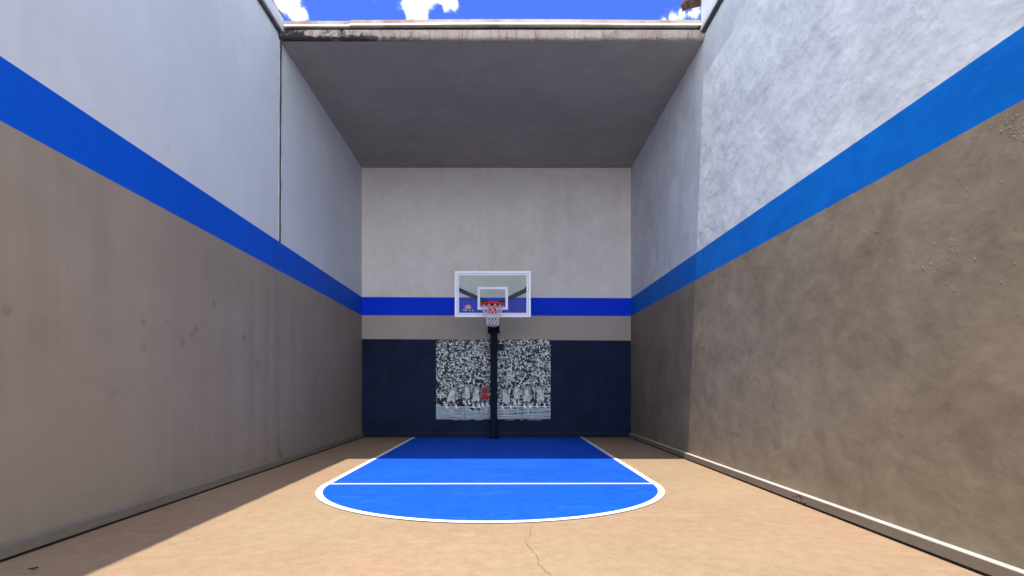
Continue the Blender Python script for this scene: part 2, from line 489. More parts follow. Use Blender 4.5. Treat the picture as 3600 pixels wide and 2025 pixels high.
g.build('baseboard', [M['navy'], M['navy_ledge'], M['gap']], back)

# ------------------------------------------------------------------ roof over the far half
roof = thing('flat_roof', 'flat concrete roof slab with grey soffit covering the far end of the court', 'roof', ((XL+XR)/2, 10.2, ZC))
g = MB()
g.box((XL-.05, YR+.012, ZC), (XR+.05, YB+.28, 6.33))
g.build('slab', M['soffit'], roof)
# weathered concrete edge
def fascia_mat():
    t = NT('weathered_concrete_edge')
    c = t.mix(t.rng(t.noise(3.5, 6, .65, .6), .3, .7), (.36,.295,.245), (.53,.465,.40))
    sv = t.vec((16, 4, 2.5))
    c = t.mix(t.math('MULTIPLY', t.rng(t.noise(1, 5, .7, .5, sv), .50, .66), .65), c, (.20,.14,.11))
    x = t.sep()[0]; z = t.sep()[2]
    left_side = t.rng(x, -1.1, -3.1, 0, 1)
    low = t.rng(z, ZC+.05, ZC+.005, 0, 1)
    mold = t.rng(t.math('ADD', t.noise(4.5, 6, .7, .6), t.math('MULTIPLY', t.math('ADD', low, left_side), .16)), .58, .70)
    mold = t.math('MULTIPLY', mold, t.rng(x, -.9, -2.0, .12, .95))
    c = t.mix(mold, c, (.022,.02,.022))
    nrm = t.bump(t.noise(18, 6, .7, .6, t.vec((1.6, 1, .5))), .8, .02)
    return t.finish(c, .85, nrm, 0, .2)
M['fascia'] = fascia_mat()
g = MB()
prof = [(.04,0.0),(.012,.0),(-.012,.010),(-.024,.030),(-.028,.065),(-.024,.105),(-.012,.135),(.01,.148),(.04,.150)]
NX = 150
ring = []
for i in range(NX+1):
    x = lerp(XL+.003, XR-.004, i/NX)
    ph = [math.sin(x*7.3+1)*.004 + math.sin(x*23)*.0025 + random.uniform(-.003,.003) for _ in range(len(prof))]
    ring.append([(x, YR+p[0]+(ph[k] if 0 < k < len(prof)-1 else 0), ZC-.003+p[1]+(ph[k]*.7 if 1 <= k < len(prof)-1 else 0)) for k, p in enumerate(prof)])
for i in range(NX):
    for k in range(len(prof)-1):
        g.quad([ring[i][k], ring[i+1][k], ring[i+1][k+1], ring[i][k+1]], 0, True)
g.quad(ring[0]); g.quad(ring[-1][::-1])
g.build('edge_beam', M['fascia'], roof, fix=True)
g = MB(); g.box((XL+.075, YR+.004, ZC+.146), (XR-.052, YR+.03, ZC+.175))
g.build('shadow_gap', M['gap'], roof)
def flash_mat():
    t = NT('weathered_flashing')
    c = t.mix(t.rng(t.noise(1.6, 5, .6, .4, t.vec((1,.3,.3))), .42, .62), (.52,.46,.40), (.33,.20,.14))
    c = t.mix(t.math('MULTIPLY', t.rng(t.noise(7, 5, .7), .55, .7), .5), c, (.2,.17,.16))
    return t.finish(c, .5, t.bump(t.noise(12, 3, .5), .2, .004), 0, .4)
M['flash'] = flash_mat()
M['flash_lip'] = plain('pale_drip_edge', (.68,.63,.52), .4, var=.2, scale=3)
xj = -2.21
for (xa, xb, dy, dz, sag) in ((XL+.074, xj, .006, -.006, .0), (xj+.006, XR-.053, -.006, 0.0, .012)):
    g = MB(); n = 40
    for i in range(n):
        u0, u1 = i/n, (i+1)/n
        X0, X1 = lerp(xa, xb, u0), lerp(xa, xb, u1)
        def zz(u): return sag*math.sin(math.pi*min(1, max(0, u*1.3-.1)))
        z0a, z0b = zz(u0), zz(u1)
        P = [(.03, .168), (-.045, .168), (-.052, .178), (-.045, .196), (-.030, .204), (-.030, .258), (.03, .262)]
        for k in range(len(P)-1):
            mi = 1 if k in (1, 2, 3) else 0
            (ya, za), (yb_, zb_) = P[k], P[k+1]
            g.quad([(X0, YR+ya+dy, ZC+za+dz+z0a), (X1, YR+ya+dy, ZC+za+dz+z0b), (X1, YR+yb_+dy, ZC+zb_+dz+z0b), (X0, YR+yb_+dy, ZC+zb_+dz+z0a)], mi)
    for X in (xa, xb):
        g.quad([(X, YR+.03+dy, ZC+.168+dz), (X, YR-.045+dy, ZC+.168+dz), (X, YR-.03+dy, ZC+.258+dz), (X, YR+.03+dy, ZC+.262+dz)], 0)
    g.build('flashing', [M['flash'], M['flash_lip']], roof, fix=True)
# clip hanging under the flashing right of the middle and the dark turned-up end
g = MB(); xc = (2050-1269)/176-.16
g.bbox((xc-.03, YR-.04, ZC+.130), (xc+.03, YR+.0, ZC+.170), .006)
g.build('bracket', M['gap'], roof)
g = MB(); g.quad([(XR-.052, YR-.05, ZC+.15), (XR-.052, YR+.02, ZC+.15), (XR-.052, YR+.02, ZC+.30), (XR-.052, YR-.03, ZC+.27)])
g.box((XR-.10, YR-.05, ZC+.15), (XR-.053, YR+.0, ZC+.185))
g.build('end_cap', M['seal'], roof)

# ------------------------------------------------------------------ basketball hoop
black = plain('black_powder_coat', (.003,.0055,.020), .5, var=.25, spec=.08, bump=.1)
steel_bolt = plain('dark_bolt', (.02,.02,.025), .4, .6)
white_frame = plain('white_aluminium', (.93,.93,.93), .35, var=.02, spec=.5)
lav_paint = plain('white_glass_paint', (.74,.77,.88), .4, var=.03)
red_paint = plain('red_rim_paint', (.90,.018,.008), .5, var=.1, spec=.15)
cord = plain('white_net_cord', (.80,.80,.80), .8, var=.06)

YP = 12.27                # pole centre
YG = 11.12                # glass front
S = 125.45
hoop = thing('basketball_hoop', 'pole mounted basketball hoop with clear backboard, red rim and white net', 'basketball hoop', (HX, YP, 0))
g = MB(); g.bbox((HX-.074, YP-.075, .024), (HX+.074, YP+.075, 3.00), .012)
g.build('pole', black, hoop)
g = MB(); g.bbox((HX-.14, YP-.14, .008), (HX+.14, YP+.14, .026), .004)
for s in (-1, 1):   # gussets
    g.quad([(HX+s*.074, YP-.01, .026), (HX+s*.118, YP-.01, .026), (HX+s*.074, YP-.01, .10)])
    g.quad([(HX+s*.074, YP+.01, .026), (HX+s*.074, YP+.01, .10), (HX+s*.118, YP+.01, .026)])
    g.quad([(HX+s*.118, YP-.01, .026), (HX+s*.118, YP+.01, .026), (HX+s*.074, YP+.01, .10), (HX+s*.074, YP-.01, .10)])
bp = g.build('base_plate', black, hoop, fix=True)
for sx in (-1, 1):
    for sy in (-1, 1):
        g = MB(); c = (HX+sx*.115, YP+sy*.115)
        g.tube([(c[0], c[1], .026), (c[0], c[1], .044)], .017, 6, smooth=False)
        g.tube([(c[0], c[1], .044), (c[0], c[1], .064)], .009, 8)
        g.build('bolt', steel_bolt, bp)
g = MB()
g.bbox((HX-.122, YP-.12, 2.325), (HX-.078, YP+.11, 2.56), .01)
g.bbox((HX+.078, YP-.12, 2.325), (HX+.122, YP+.11, 2.56), .01)
g.bbox((HX-.120, YP-.135, 2.40), (HX+.120, YP-.079, 2.55), .012)
box = g.build('mounting_bracket', black, hoop)
for z in (2.36, 2.50):
    for s in (-1, 1):
        g = MB(); g.tube([(HX+s*.120, YP-.02, z), (HX+s*.138, YP-.02, z)], .020, 6, smooth=False)
        g.build('bolt', steel_bolt, box)
for s in (-1, 1):
    g = MB(); g.beam((HX+s*.095, YP-.02, 2.985), (HX+s*.70, YG+.075, 3.105), .045, .075)
    g.bbox((HX+s*.70-.05, YG+.03, 3.05), (HX+s*.70+.03, YG+.085, 3.16), .006)
    g.build('upper_arm', black, hoop)
for s in (-1, 1):
    g = MB(); g.beam((HX+s*.095, YP-.10, 2.44), (HX+s*.085, YG+.05, 2.66), .04, .07)
    g.build('lower_arm', black, hoop)
g = MB(); g.bbox((HX-.10, YG+.018, 2.60), (HX+.10, YG+.07, 2.80), .006); g.build('rim_mount', black, hoop)

# backboard
BX0, BX1, BZ0, BZ1 = HX-.762, HX+.762, 2.538, 3.461
gm = NT('backboard_glass')
tr = gm.n('ShaderNodeBsdfTransparent'); tr.inputs[0].default_value = (.90,.95,.945,1)
gl = gm.n('ShaderNodeBsdfGlossy'); gl.inputs['Roughness'].default_value = .03; gl.inputs[0].default_value = (.9,.95,1,1)
df = gm.n('ShaderNodeBsdfDiffuse'); df.inputs[0].default_value = (.6,.7,.72,1)
fr = gm.n('ShaderNodeFresnel'); fr.inputs[0].default_value = 1.13
m1 = gm.n('ShaderNodeMixShader'); gm.L(fr.outputs[0], m1.inputs[0]); gm.L(tr.outputs[0], m1.inputs[1]); gm.L(gl.outputs[0], m1.inputs[2])
m2 = gm.n('ShaderNodeMixShader'); gm.L(gm.rng(gm.noise(5, 4, .6), .3, .8, .004, .025), m2.inputs[0]); gm.L(m1.outputs[0], m2.inputs[1]); gm.L(df.outputs[0], m2.inputs[2])
gm.L(m2.outputs[0], gm.out.inputs[0]); M['glass'] = gm.mat
g = MB(); g.box((BX0+.010, YG, BZ0+.010), (BX1-.010, YG+.0127, BZ1-.010))
board = g.build('backboard', M['glass'], hoop)
def rect_frame(g, x0, x1, z0, z1, w, y0, y1, bev=0):
    bx = (lambda a, b: g.bbox(a, b, bev)) if bev else g.box
    bx((x0, y0, z1-w), (x1, y1, z1)); bx((x0, y0, z0), (x1, y1, z0+w))
    bx((x0, y0, z0+w), (x0+w, y1, z1-w)); bx((x1-w, y0, z0+w), (x1, y1, z1-w))
g = MB(); rect_frame(g, BX0, BX1, BZ0, BZ1, .040, YG-.004, YG+.045, .003); g.build('frame', white_frame, board)
g = MB(); rect_frame(g, BX0+.046, BX1-.046, BZ0+.044, BZ1-.046, .040, YG-.0016, YG-.0002); g.build('border_paint', lav_paint, board)
g = MB(); rect_frame(g, HX-.305, HX+.305, 2.687, 3.144, .050, YG-.0016, YG-.0002); g.build('target_square', lav_paint, board)
# maker's mark: orange arched ball with two pale slashes, small letters under it
def bp2(zx, zz):   # pixel of the enlarged crop -> board plane
    px = (1600 + zx*100/2415)/1.39752; py = (1050 + zz*60/1449)/1.39752
    return (HX + (px-1239.1)/S, 1.1 + (978-py)/S)
M['orange'] = plain('orange_print', (.62,.075,.02), .5, var=.15, scale=30)
M['pink'] = plain('pale_print', (.62,.40,.45), .5, var=.1)
M['pgreen'] = plain('dark_print', (.01,.06,.09), .5, var=.1)
M['ppale'] = plain('pale_letter_print', (.40,.52,.62), .5, var=.1)
g = MB()
def poly(pts, mi, lift):
    P = [(x, YG-.0012-lift, z) for x, z in pts]
    Q = [(x, YG-.0002, z) for x, z in pts]
    g.quad(P, mi)
    for i in range(len(P)):
        j = (i+1) % len(P); g.quad([P[i], P[j], Q[j], Q[i]], mi)
cx, cz = bp2(1080, 760)
def ell(rx, rz, a0, a1, n=20): return [(cx+rx*math.cos(a0+(a1-a0)*i/n), cz+rz*math.sin(a0+(a1-a0)*i/n)) for i in range(n+1)]
ux = bp2(1340, 0)[0]-cx; uz = bp2(0, 520)[1]-cz
low = bp2(0, 880)[1]-cz
outer = ell(ux, uz, -.28, math.pi+.28); outer += [(cx-ux*.62, cz+low), (cx-ux*.25, cz+low)] + [(cx, cz+low*.1), (cx+ux*.25, cz+low), (cx+ux*.62, cz+low)]
poly(outer, 1, 0)
poly([(cx-ux*.78, cz+uz*.05), (cx-ux*.62, cz+uz*.55), (cx-ux*.30, cz+uz*.72), (cx-ux*.22, cz+uz*.35), (cx-ux*.45, cz+low*.75), (cx-ux*.62, cz+low*.6)], 0, .0006)
poly([(cx+ux*.18, cz+uz*.30), (cx+ux*.40, cz+uz*.45), (cx+ux*.72, cz+uz*.05), (cx+ux*.72, cz+low*.55), (cx+ux*.48, cz+low*.7)], 0, .0006)
poly([(cx-ux*.15, cz+uz*.80), (cx+ux*.35, cz+uz*.62), (cx+ux*.30, cz+uz*.52), (cx-ux*.12, cz+uz*.66)], 0, .0006)
for (xa, xb, za, zb, mi) in ((600,660,920,1010,2),(660,770,880,985,3),(800,960,930,1040,3),(1010,1160,920,1010,2),(1160,1240,930,1040,3),(1280,1400,930,1000,2),(1400,1540,930,1050,3)):
    A = bp2(xa, za); B = bp2(xb, zb)
    mx = (A[0]+B[0])/2
    poly([(A[0], B[1]), (B[0], B[1]), (B[0]-.002, A[1]-.003), (mx, A[1]), (A[0]+.002, A[1]-.004)], mi, 0)
g.build('maker_logo', [M['orange'], M['pink'], M['pgreen'], M['ppale']], board, fix=True)
g = MB()
def bq(zx, zz):
    px = (1560 + zx*340/1760)/1.39752; py = (920 + zz*280/1449)/1.39752
    return (HX + (px-1239.1)/S, 1.1 + (978-py)/S)
poly([bq(*p) for p in ((1298,910),(1298,868),(1330,845),(1362,832),(1396,848),(1426,862),(1426,910))], 0, 0)
M['sticker'] = plain('navy_sticker', (.012,.045,.17), .5, var=.1)
g.build('sticker', M['sticker'], board, fix=True)

# rim and net
RC = Vector((HX, YG-.38, 2.735)); RR = .2286
g = MB()
g.tube([(RC.x+RR*math.cos(t), RC.y+RR*math.sin(t), RC.z) for t in (2*math.pi*i/56 for i in range(56))], .0120, 10, closed=True)
for i in range(12):
    t = 2*math.pi*(i+.5)/12; c = Vector((RC.x+RR*math.cos(t), RC.y+RR*math.sin(t), RC.z-.010))
    d = Vector((math.cos(t), math.sin(t), 0)); e = Vector((-math.sin(t), math.cos(t), 0))
    g.tube([c - e*.014, c - e*.012 + Vector((0,0,-.022)), c + e*.012 + Vector((0,0,-.022)), c + e*.014], .0035, 6)
ring = g.build('rim', red_paint, hoop)
g = MB()
g.bbox((HX-.065, YG-.17, 2.712), (HX+.065, YG-.004, 2.732), .003)
g.bbox((HX-.085, YG-.020, 2.60), (HX+.085, YG-.003, 2.745), .003)
g.bbox((HX-.050, YG-.105, 2.635), (HX+.050, YG-.018, 2.712), .006)
for s in (-1, 1):    # curved braces under the ring
    pts = []
    for k in range(9):
        u = k/8
        ang = math.pi/2 + s*lerp(.25, 1.15, u)
        pts.append((RC.x+RR*math.cos(ang), RC.y+RR*math.sin(ang), RC.z-.004-.055*(1-u)**1.3))
    g.tube([(HX-s*.05, YG-.06, 2.655)] + pts, .011, 8)
g.build('rim_bracket', red_paint, ring)
g = MB()
rows = [(.222, -.022), (.196, -.105), (.165, -.175), (.140, -.235), (.124, -.290), (.117, -.340), (.122, -.390)]
def node(r, k):
    rad, dz = rows[r]; t = 2*math.pi*(k + .5*(r % 2) + .5)/12
    jit = .010*math.sin(k*5.1+r*3.3) if r > 0 else 0
    sway = Vector((.006*r/6, -.004*r/6, 0))
    return RC + sway + Vector(((rad+jit*.6)*math.cos(t), (rad+jit*.6)*math.sin(t), dz+jit))
for r in range(len(rows)-1):
    for k in range(12):
        a_ = node(r, k)
        for kk in ((k-1, k) if r % 2 == 0 else (k, k+1)):
            b_ = node(r+1, kk); mid = (a_+b_)/2 - Vector((0, 0, .004))
            g.tube([a_, mid, b_], .0048, 6)
        if r > 0:
            g.tube([a_+Vector((0,0,.010)), a_-Vector((0,0,.010))], .0075, 6)
for k in range(12):        # bottom loops
    a_, b_ = node(len(rows)-1, k), node(len(rows)-1, k+1)
    if k % 2 == 0 or True:
        g.tube([a_, (a_+b_)/2 - Vector((0,0,.028)), b_], .0048, 6)
g.build('net', cord, hoop)

# ------------------------------------------------------------------ mural on the navy band: generic black and white game crowd
W_, H_ = 420, 292
MX0, MX1, MZ0, MZ1 = -1.552, 1.048, .412, 2.215
img = np.zeros((H_, W_, 3)); img[:] = (.012,.015,.022)
yy, xx = np.mgrid[0:H_, 0:W_].astype(float)
def tone(v, warm=0.0):
    v = max(0.0, v); return np.array((v*(.88+warm), v*(1.0+warm*.4), v*(1.0-warm*.6)))
def ellp(cx, cy, rx, ry, col, ang=0.0):
    R = max(rx, ry)+1.5
    x0, x1 = int(max(0, cx-R)), int(min(W_, cx+R+1)); y0, y1 = int(max(0, cy-R)), int(min(H_, cy+R+1))
    if x1 <= x0 or y1 <= y0: return
    X, Y = xx[y0:y1, x0:x1]-cx, yy[y0:y1, x0:x1]-cy
    ca, sa = math.cos(ang), math.sin(ang)
    d = np.sqrt(((X*ca+Y*sa)/rx)**2 + ((-X*sa+Y*ca)/ry)**2)
    a = np.clip((1.0-d)*min(rx, ry)+.5, 0, 1)[..., None]
    img[y0:y1, x0:x1] = img[y0:y1, x0:x1]*(1-a) + np.asarray(col)*a
def cap(p, q, r0, r1, col):
    n = int(math.hypot(q[0]-p[0], q[1]-p[1])*.8)+2
    for i in range(n):
        t = i/(n-1); ellp(lerp(p[0],q[0],t), lerp(p[1],q[1],t), lerp(r0,r1,t), lerp(r0,r1,t), col)
def rect(x0, y0, x1, y1, col, a=1.0):
    x0, x1 = max(0, int(x0)), min(W_, int(x1)); y0, y1 = max(0, int(y0)), min(H_, int(y1))
    img[y0:y1, x0:x1] = img[y0:y1, x0:x1]*(1-a) + np.asarray(col)*a
U = random.uniform
FL = 246                                   # row where the hardwood starts
people = []
row = 2.0
while row < FL-8:
    dn = row/FL; x = U(-8, 4)
    while x < W_+8:
        people.append((row+U(-5.5, 5.5), x)); x += lerp(8.6, 12.5, dn)*U(.55, 1.5)
    row += lerp(8.2, 11.0, dn)
people.sort()
for (py_, x) in people:
    dn = min(1, max(0, py_/FL)); sz = lerp(1.15, 1.6, dn)*U(.75, 1.3)
    bright = U(0, 1) < lerp(.58, .84, dn) + .12*math.sin(x*.045+py_*.03)
    b = U(.26, .95) if bright else U(.006, .09)
    turn = U(-.5, .5)
    ellp(x+U(-1.5,1.5), py_+7.5*sz, U(4.0,6.0)*sz, U(5.5,8.0)*sz, tone(.010))
    ellp(x+U(-1.5,1.5), py_+7.5*sz, U(3.2,5.2)*sz, U(4.6,7.0)*sz, tone(b*.9, U(-.05,.02)), turn)
    for _ in range(2): ellp(x+U(-3.5,3.5)*sz, py_+U(5,12)*sz, U(.7,1.5)*sz, U(1.5,4.0)*sz, tone(b*.25), U(-1,1))
    if U(0,1) < .42:
        s_ = random.choice((-1,1)); e = (x+s_*U(3,6)*sz, py_+U(1,6)*sz)
        cap((x+s_*3.2*sz, py_+5.5*sz), e, 1.4*sz, 1.2*sz, tone(U(.35,.85), .03)); cap(e, (e[0]+U(-3,3)*sz, e[1]-U(2,8)*sz), 1.1*sz, 1.1*sz, tone(U(.4,.85), .03))
    hx_ = x+U(-1.5,1.5)
    skin = U(.10,.75)
    ellp(hx_, py_, 2.9*sz, 3.5*sz, tone(.012)); ellp(hx_+U(-.5,.5), py_+.2*sz, 2.2*sz, 2.8*sz, tone(skin, .03))
    ellp(hx_-turn*1.5, py_-1.5*sz, 2.5*sz, U(1.3,2.2)*sz, tone(U(.005,.05) if U(0,1) < .75 else U(.5,.9)), turn)
    if U(0,1) < .5: ellp(hx_+turn, py_+1.5*sz, 1.2*sz, .5*sz, tone(.02))
    if U(0,1) < .45: ellp(x+U(-8,8), py_+U(-2,14), U(1.5,5.0), U(1.0,3.2), tone(.006), U(-1.5,1.5))
    if U(0,1) < .30: ellp(x+U(-8,8), py_+U(-2,14), U(1,3.5), U(.8,2.2), tone(U(.6,.95)), U(-1.5,1.5))
# dark bench strip behind the players
for i in range(80):
    ellp(U(0,W_), U(FL-36, FL-2), U(5,13), U(4,9), tone(U(.008,.05)), U(-.4,.4))
for i in range(120):
    ellp(U(0,W_), U(FL-44, FL-3), U(1.0,2.6), U(1.0,4.5), tone(U(.3,.85)), U(-1,1))
# hardwood
for y in range(FL, H_):
    v = lerp(.46, .36, (y-FL)/(H_-FL)); img[y, :] = tone(v)*np.array((.93,.98,1.10))
for i in range(230):
    ellp(U(0,W_), U(FL+4,H_), U(6,34), U(.5,1.6), tone(U(.15,.5))*np.array((.92,.98,1.08)), U(-.04,.04))
for i in range(46):
    x = U(0,W_); w = U(1,4); rect(x, FL+U(2,10), x+w, FL+U(16,40), tone(U(.35,.62)), .5)
rect(0, FL-1, W_, FL+2, tone(.78)); rect(0, FL+2, W_, FL+5, tone(.02), .8)
for x in (110, 152): cap((x, FL+3), (x+16, FL+15), 1.0, 1.0, tone(.75))
for k in range(9): rect(122+k*1.3, FL+4+k, 158+k*1.3, FL+5+k, tone(.01))
for k in range(7): cap((226+k*9, FL+4), (300+k*9, FL+7+k*.8), 1.2, .5, tone(.03))
for k in range(5):
    y = H_-22+k*4; cap((230, y+4), (418, y-U(-5,6)), U(.6,1.4), U(.6,1.4), tone(U(.02,.7)))
# scoreboard and glass above a court end, drawn in line
rect(196, 16, 250, 42, tone(.020)*np.array((.7,.9,1.5))); 
for (x0,y0,x1,y1) in ((196,15,250,16),(196,42,250,43),(196,16,197,43),(249,16,250,43)): rect(x0,y0,x1,y1,tone(.32))
for (x0,y0,x1,y1,v) in ((176,66,278,68,.85),(176,110,278,112,.75),(176,66,178,112,.8),(276,66,278,112,.65),(208,86,250,88,.7),(208,86,210,108,.6),(248,86,250,108,.6)): rect(x0,y0,x1,y1,tone(v),.9)
# generic players: white kit, simple stances
def player(x, foot, h, kit, skin, lean=0.0, stride=.2, arm=(.3,.5), short=None):
    u = h/7.5; hip = foot-3.6*u; sh = foot-6.0*u; sx = x+lean*1.8*u
    short = kit*.92 if short is None else short
    dark = tone(.02)
    for k, s in enumerate((-1, 1)):
        st = stride*(1.0 if k else .8)
        kn = (x+s*(.35+st*1.0)*u, foot-1.9*u+(.25*u if k else 0)); an = (x+s*(.30+st*1.9)*u, foot-.35*u)
        cap((x+s*.4*u, hip), kn, .50*u, .36*u, dark); cap(kn, an, .36*u, .26*u, dark)
        cap((x+s*.4*u, hip), kn, .44*u, .32*u, skin); cap(kn, an, .31*u, .21*u, skin)
        cap((an[0], an[1]-.55*u), an, .26*u, .27*u, tone(.85)); ellp(an[0]+.22*u, foot, .52*u, .24*u, tone(.82))
        cap((x+s*.32*u, hip-.1*u), (x+s*(.42+st*.55)*u, hip+1.05*u), .55*u, .62*u, short)
        cap((x+s*(.95+st*.5)*u, hip+.2*u), (x+s*(.98+st*.62)*u, hip+1.1*u), .09*u, .09*u, tone(.10))
    cap((sx, sh+.45*u), (x, hip-.2*u), .82*u, .66*u, kit)
    cap((x-.62*u, hip-.05*u), (x+.62*u, hip-.05*u), .08*u, .08*u, tone(.25))
    for s, a in zip((-1, 1), arm):
        e = (sx+s*(.95+.7*a)*u, sh+1.5*u*(1-a)+.1*u); hnd = (e[0]+s*(.1+.5*a)*u, e[1]+(1.2-2.7*a)*u)
        for rr, c in ((1.2, dark), (1.0, skin)):
            cap((sx+s*.78*u, sh+.2*u), e, .30*u*rr, .23*u*rr, c); cap(e, hnd, .22*u*rr, .17*u*rr, c)
    ellp(sx+lean*.6*u, sh-.72*u, .42*u, .52*u, skin); ellp(sx+lean*.6*u, sh-1.02*u, .45*u, .36*u, dark)
    cap((sx, sh-.2*u), (sx, sh+.1*u), .24*u, .28*u, skin)
    for _ in range(13): ellp(sx+U(-.8,.8)*u, U(sh+.4*u, hip+1.2*u), U(.06,.16)*u, U(.2,.6)*u, kit*U(.35,.7), U(-.6,.6))
    # soft reflection in the floor
    for _ in range(9):
        xr = x+U(-.7,.7)*u; rect(xr, foot+.4*u, xr+U(.1,.4)*u, foot+U(1.0,2.8)*u, tone(U(.35,.6)), U(.25,.6))
WH = tone(.64, .02)
for (x, f, h, a, le, st, arm) in ((54,FL+3,84,.30,.4,.75,(.6,.1)),(112,FL-12,80,.2,0,.25,(.2,.3)),(146,FL+1,86,.22,.1,.35,(.1,.5)),
                                  (256,FL+4,80,.22,-.3,.7,(.5,.3)),(296,FL-10,78,.3,0,.2,(.2,.2)),(332,FL+3,88,.25,0,.3,(.15,.3)),(382,FL+1,86,.3,-.3,.55,(.3,.9))):
    player(x, f, h, WH, tone(a, .03), le, st, arm)
player(178, FL-4, 86, np.array((.42,.018,.045)), tone(.18, .05), 0, .3, (.05,.15))
ellp(191, 56, 4.4, 4.4, (.55,.12,.05)); ellp(190, 54.6, 1.8, 1.5, (.75,.45,.33))
# local contrast, grain
blur = img.copy()
for sh_ in ((0,1),(0,-1),(1,0),(-1,0)): blur = blur + np.roll(img, sh_, (0,1))
blur /= 5; img = np.clip(img + (img-blur)*1.2, 0.005, 1)
img = np.clip(img*1.22*(1+RNG.normal(0, .07, (H_, W_, 1))), .004, .92)

mt = NT('printed_mural'); at = mt.n('ShaderNodeAttribute'); at.attribute_name = 'ink'
M['print'] = mt.finish(at.outputs['Color'], .45, mt.bump(mt.noise(6, 3), .1, .003), 0, .10)
M['panel_edge'] = plain('panel_edge', (.05,.055,.07), .6, var=.3)
mural = thing('wall_mural', 'large black and white panelled print of a basketball crowd behind the pole', 'mural', ((MX0+MX1)/2, YB-.02, MZ0))
cols = [0, 105, 210, 315, 420]
YM = YB-.034
for c0, c1 in zip(cols[:-1], cols[1:]):
    gap = .0038
    xa = lerp(MX0, MX1, c0/W_)+gap; xb = lerp(MX0, MX1, c1/W_)-gap
    nx, nz = c1-c0, H_
    X = np.linspace(xa, xb, nx); Z = np.linspace(MZ1, MZ0, nz)
    # slight warp of the sheets
    V = [(X[i], YM - .003*math.sin(math.pi*i/(nx-1)), Z[j] + .004*math.sin(X[i]*1.7)) for j in range(nz) for i in range(nx)]
    F = [(j*nx+i, (j+1)*nx+i, (j+1)*nx+i+1, j*nx+i+1) for j in range(nz-1) for i in range(nx-1)]
    mi = [0]*len(F); k = len(V)
    e = lambda x: .004*math.sin(x*1.7)
    Bx = [(xa,YM,MZ0+e(xa)),(xb,YM,MZ0+e(xb)),(xb,YM,MZ1+e(xb)),(xa,YM,MZ1+e(xa)),(xa,YB-.002,MZ0+e(xa)),(xb,YB-.002,MZ0+e(xb)),(xb,YB-.002,MZ1+e(xb)),(xa,YB-.002,MZ1+e(xa))]
    V += Bx
    for q in ((0,4,5,1),(1,5,6,2),(2,6,7,3),(3,7,4,0),(4,7,6,5)):
        F.append(tuple(k+i for i in q)); mi.append(1)
    me = bpy.data.meshes.new('panel'); me.from_pydata(V, [], F)
    me.materials.append(M['print']); me.materials.append(M['panel_edge']); me.polygons.foreach_set('material_index', mi)
    ca = me.color_attributes.new('ink', 'FLOAT_COLOR', 'POINT')
    cc = np.ones((len(V), 4), dtype=np.float32); cc[:nx*nz, :3] = img[:, c0:c1].reshape(-1, 3); cc[nx*nz:, :3] = .05
    ca.data.foreach_set('color', cc.ravel())
    me.update()
    o = bpy.data.objects.new('panel', me); COL.objects.link(o); o.parent = mural; o.location = -mural.location
# white packers under the lower edge
for (xa, xb) in ((-1.18,-1.02),(-.97,-.80),(-.66,-.50),(.02,.22),(.36,.42),(.52,.86)):
    g = MB(); g.box((xa, YB-.030, MZ0-.022), (xb, YB-.001, MZ0-.012))
    g.build('mounting_clip', M['bead'], mural)

# ------------------------------------------------------------------ dry leaf on the shaded floor
lx, ly = floor_pt(85, 1434)
g = MB(); n = 9
for i in range(n):
    t0, t1 = i/n, (i+1)/n
    w0, w1 = .012*math.sin(math.pi*t0)**.7, .012*math.sin(math.pi*t1)**.7
    h0, h1 = .006+.010*t0*t0, .006+.010*t1*t1
    for s in (-1, 1):
        q = [(lx-.03+.06*t0, ly, h0), (lx-.03+.06*t1, ly, h1), (lx-.03+.06*t1, ly+s*w1, h1+.006), (lx-.03+.06*t0, ly+s*w0, h0+.006)]
        g.quad(q if s < 0 else q[::-1]); g.quad([(p[0], p[1], p[2]-.0012) for p in (q[::-1] if s < 0 else q)])
g.tube([(lx-.045, ly, .004), (lx-.03, ly, .006), (lx, ly, .008)], .0012, 5)
o = g.build('dry_leaf', plain('dry_leaf_brown', (.035,.025,.018), .8, var=.4))
o['label'] = 'tiny dark curled leaf lying on the shaded floor by the left wall'; o['category'] = 'leaf'; o['kind'] = 'thing'

# ------------------------------------------------------------------ sky, sun
w = bpy.data.worlds.new('World'); scene.world = w; w.use_nodes = True
t = w.node_tree; t.nodes.clear()
def N(kind, **kw):
    nd = t.nodes.new(kind)
    for k, v in kw.items(): setattr(nd, k, v)
    return nd
out = N('ShaderNodeOutputWorld'); bg = N('ShaderNodeBackground'); bg.inputs[1].default_value = .15
sky = N('ShaderNodeTexSky', sky_type='NISHITA'); sky.sun_disc = False
elev = math.atan2(1.0, math.hypot(.110, .122)); sky.sun_elevation = elev
sky.sun_rotation = math.atan2(-.110, -.122) % (2*math.pi)
sky.air_density = 1.0; sky.dust_density = .3; sky.ozone_density = 2.0
hs = N('ShaderNodeHueSaturation'); hs.inputs['Hue'].default_value = .515; hs.inputs['Saturation'].default_value = 1.12; hs.inputs['Value'].default_value = 1.0
t.links.new(sky.outputs[0], hs.inputs['Color'])
tc = N('ShaderNodeTexCoord'); D = tc.outputs['Generated']
nrm = N('ShaderNodeVectorMath', operation='NORMALIZE'); t.links.new(D, nrm.inputs[0]); D = nrm.outputs[0]
def NOI(scale, det, rough, dist):
    nd = N('ShaderNodeTexNoise'); t.links.new(D, nd.inputs['Vector'])
    nd.inputs['Scale'].default_value = scale; nd.inputs['Detail'].default_value = det; nd.inputs['Roughness'].default_value = rough; nd.inputs['Distortion'].default_value = dist
    return nd.outputs[0]
